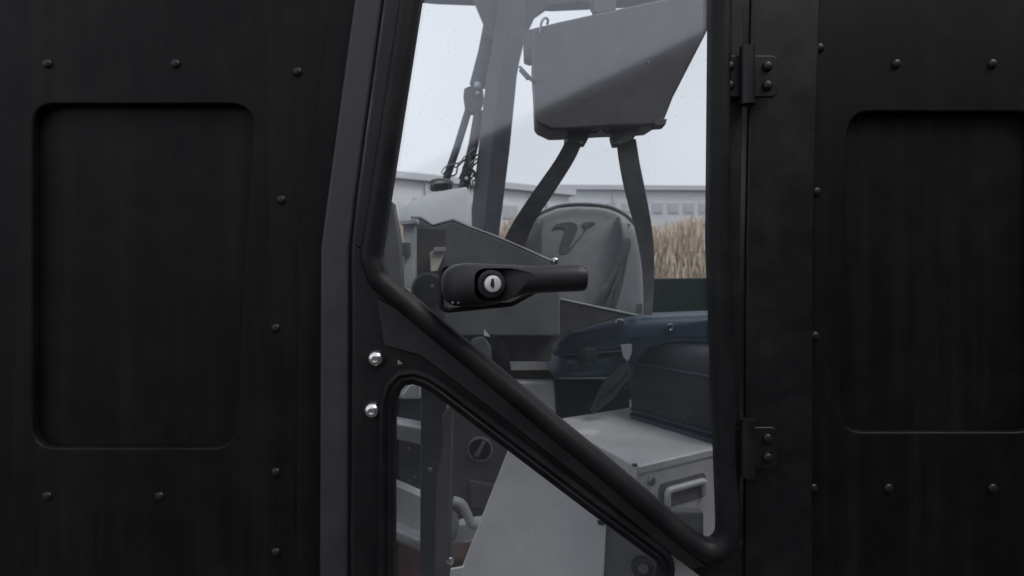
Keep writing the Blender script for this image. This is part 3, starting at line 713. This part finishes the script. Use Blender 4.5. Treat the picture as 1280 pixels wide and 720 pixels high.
# ================================================================== METAL CASE AND BAG
HZ = 0.30
def on_top(px, py, h=HZ):
    d = h * F / (py - 360); return Vector(((px - 640) * d / F, d - .70, EYE - h))
mc = thing('metal_box', 'pale grey sheet metal box with rounded slot handle under the navy bag', 'box', tuple(on_top(795, 583) - Vector((0, 0, .28))))
C_ = on_top(795, 583); B_ = on_top(690, 524.5); dirr = (on_top(842, 572) - C_).normalized()
D_ = C_ + dirr * .42; A_ = B_ + dirr * .50
bmx = bmesh.new(); tp = [bmx.verts.new(p) for p in (C_, D_, A_, B_)]; lo = [bmx.verts.new(p - Vector((0, 0, .27))) for p in (C_, D_, A_, B_)]
bmx.faces.new(tp); bmx.faces.new(list(reversed(lo)))
for i in range(4): bmx.faces.new((tp[i], tp[(i + 1) % 4], lo[(i + 1) % 4], lo[i]))
finish(bmx, 'body', 'alu', mc, bevel=.003, seg=2)
nrm = Vector((dirr.y, -dirr.x, 0)); nrm = -nrm if nrm.y > 0 else nrm
def face_pt(u, v, o=0): return C_ + dirr * u + Vector((0, 0, -v)) + nrm * o
def face_plate(nm, uv, o, t, m, holes=None, bevel=.001, par=mc):
    bm = bmesh.new(); f = [bm.verts.new(face_pt(u, v, o)) for u, v in uv]; b = [bm.verts.new(face_pt(u, v, o - t)) for u, v in uv]
    bm.faces.new(f); bm.faces.new(list(reversed(b)))
    for i in range(len(f)): j = (i + 1) % len(f); bm.faces.new((f[i], f[j], b[j], b[i]))
    return finish(bm, nm, m, par, bevel=bevel)
face_plate('lid_flange', [(.004, .001), (.40, .001), (.40, .013), (.004, .013)], .0035, .003, 'alu')
lathe('bolt', [(.0085, 0), (.0085, .004), (.007, .006), (.004, .0065), (0, .0065)], face_pt(.034, .030), 'dull_steel', mc, axis=nrm, n=10)
# slot handle: dark recess with pale bail
rc = face_plate('handle_recess', [tuple(v) for v in round_path([(.055, .040), (.175, .040), (.175, .085), (.050, .085)], .010, 4)], .002, .004, 'console_grey')
bm = tube_bm([face_pt(u, v, .007) for u, v in [tuple(q) for q in round_path([(.068, .078), (.068, .052), (.165, .052), (.165, .078)], [0, .008, .008, 0], 4)]], .006, 10)
finish(bm, 'bail', 'alu', rc, smooth=50)
tube('corner_bead', [C_ + Vector((0, -.001, .001)), C_ + Vector((0, -.001, -.03))], .0035, 'alu', mc, n=8)
lathe('corner_plug', [(.005, 0), (.004, .003), (0, .003)], C_ + Vector((-.002, 0, .001)), 'recess_plastic', mc, axis=(0, 0, 1), n=10)
lathe('pale_patch', [(.022, 0), (.022, .0012), (.02, .002), (0, .002)], on_top(735, 540), 'light_panel', mc, axis=(0, 0, 1), n=20)

bag = thing('navy_bag', 'dark navy soft bag standing on the metal box', 'bag', tuple(on_top(812, 528)))
b0 = on_top(784, 521); b1_ = on_top(842, 539); bd = (b1_ - b0).normalized(); bn = Vector((-bd.y, bd.x, 0)); bn = bn if bn.y > 0 else -bn
bm = bmesh.new(); rows = []
Hh = .172; prof = [(0, -.004), (.012, .0), (.05, .002), (.10, .0), (.135, -.010), (.158, -.026), (Hh, -.055)]
Lb, Db = .30, .20
for z, o in prof:
    q = []
    cs = [(0 - o, 0 - o), (Lb + o, 0 - o), (Lb + o, Db + o), (0 - o, Db + o)]
    for u, v in round_path(cs, .03, 4): q.append(bm.verts.new(b0 + bd * u + bn * v + Vector((0, 0, z + .003))))
    rows.append(q)
for a, b in zip(rows, rows[1:]):
    for k in range(len(a)): bm.faces.new((a[k], a[(k + 1) % len(a)], b[(k + 1) % len(a)], b[k]))
bm.faces.new(rows[0]); bm.faces.new(list(reversed(rows[-1])))
bb = finish(bm, 'body', 'navy_black', bag, smooth=50)
for zz, rr in ((.006, .0045), (.020, .0022), (.128, .0018)):
    P = [b0 + bd * u + bn * v + Vector((0, 0, zz)) for u, v in [tuple(q) for q in round_path([(-.002, -.002), (Lb + .002, -.002), (Lb + .002, Db + .002), (-.002, Db + .002)], .03, 5)]]
    P.append(P[0]); tube('piping', P, rr, 'sheen_navy_vinyl', bb, n=6)
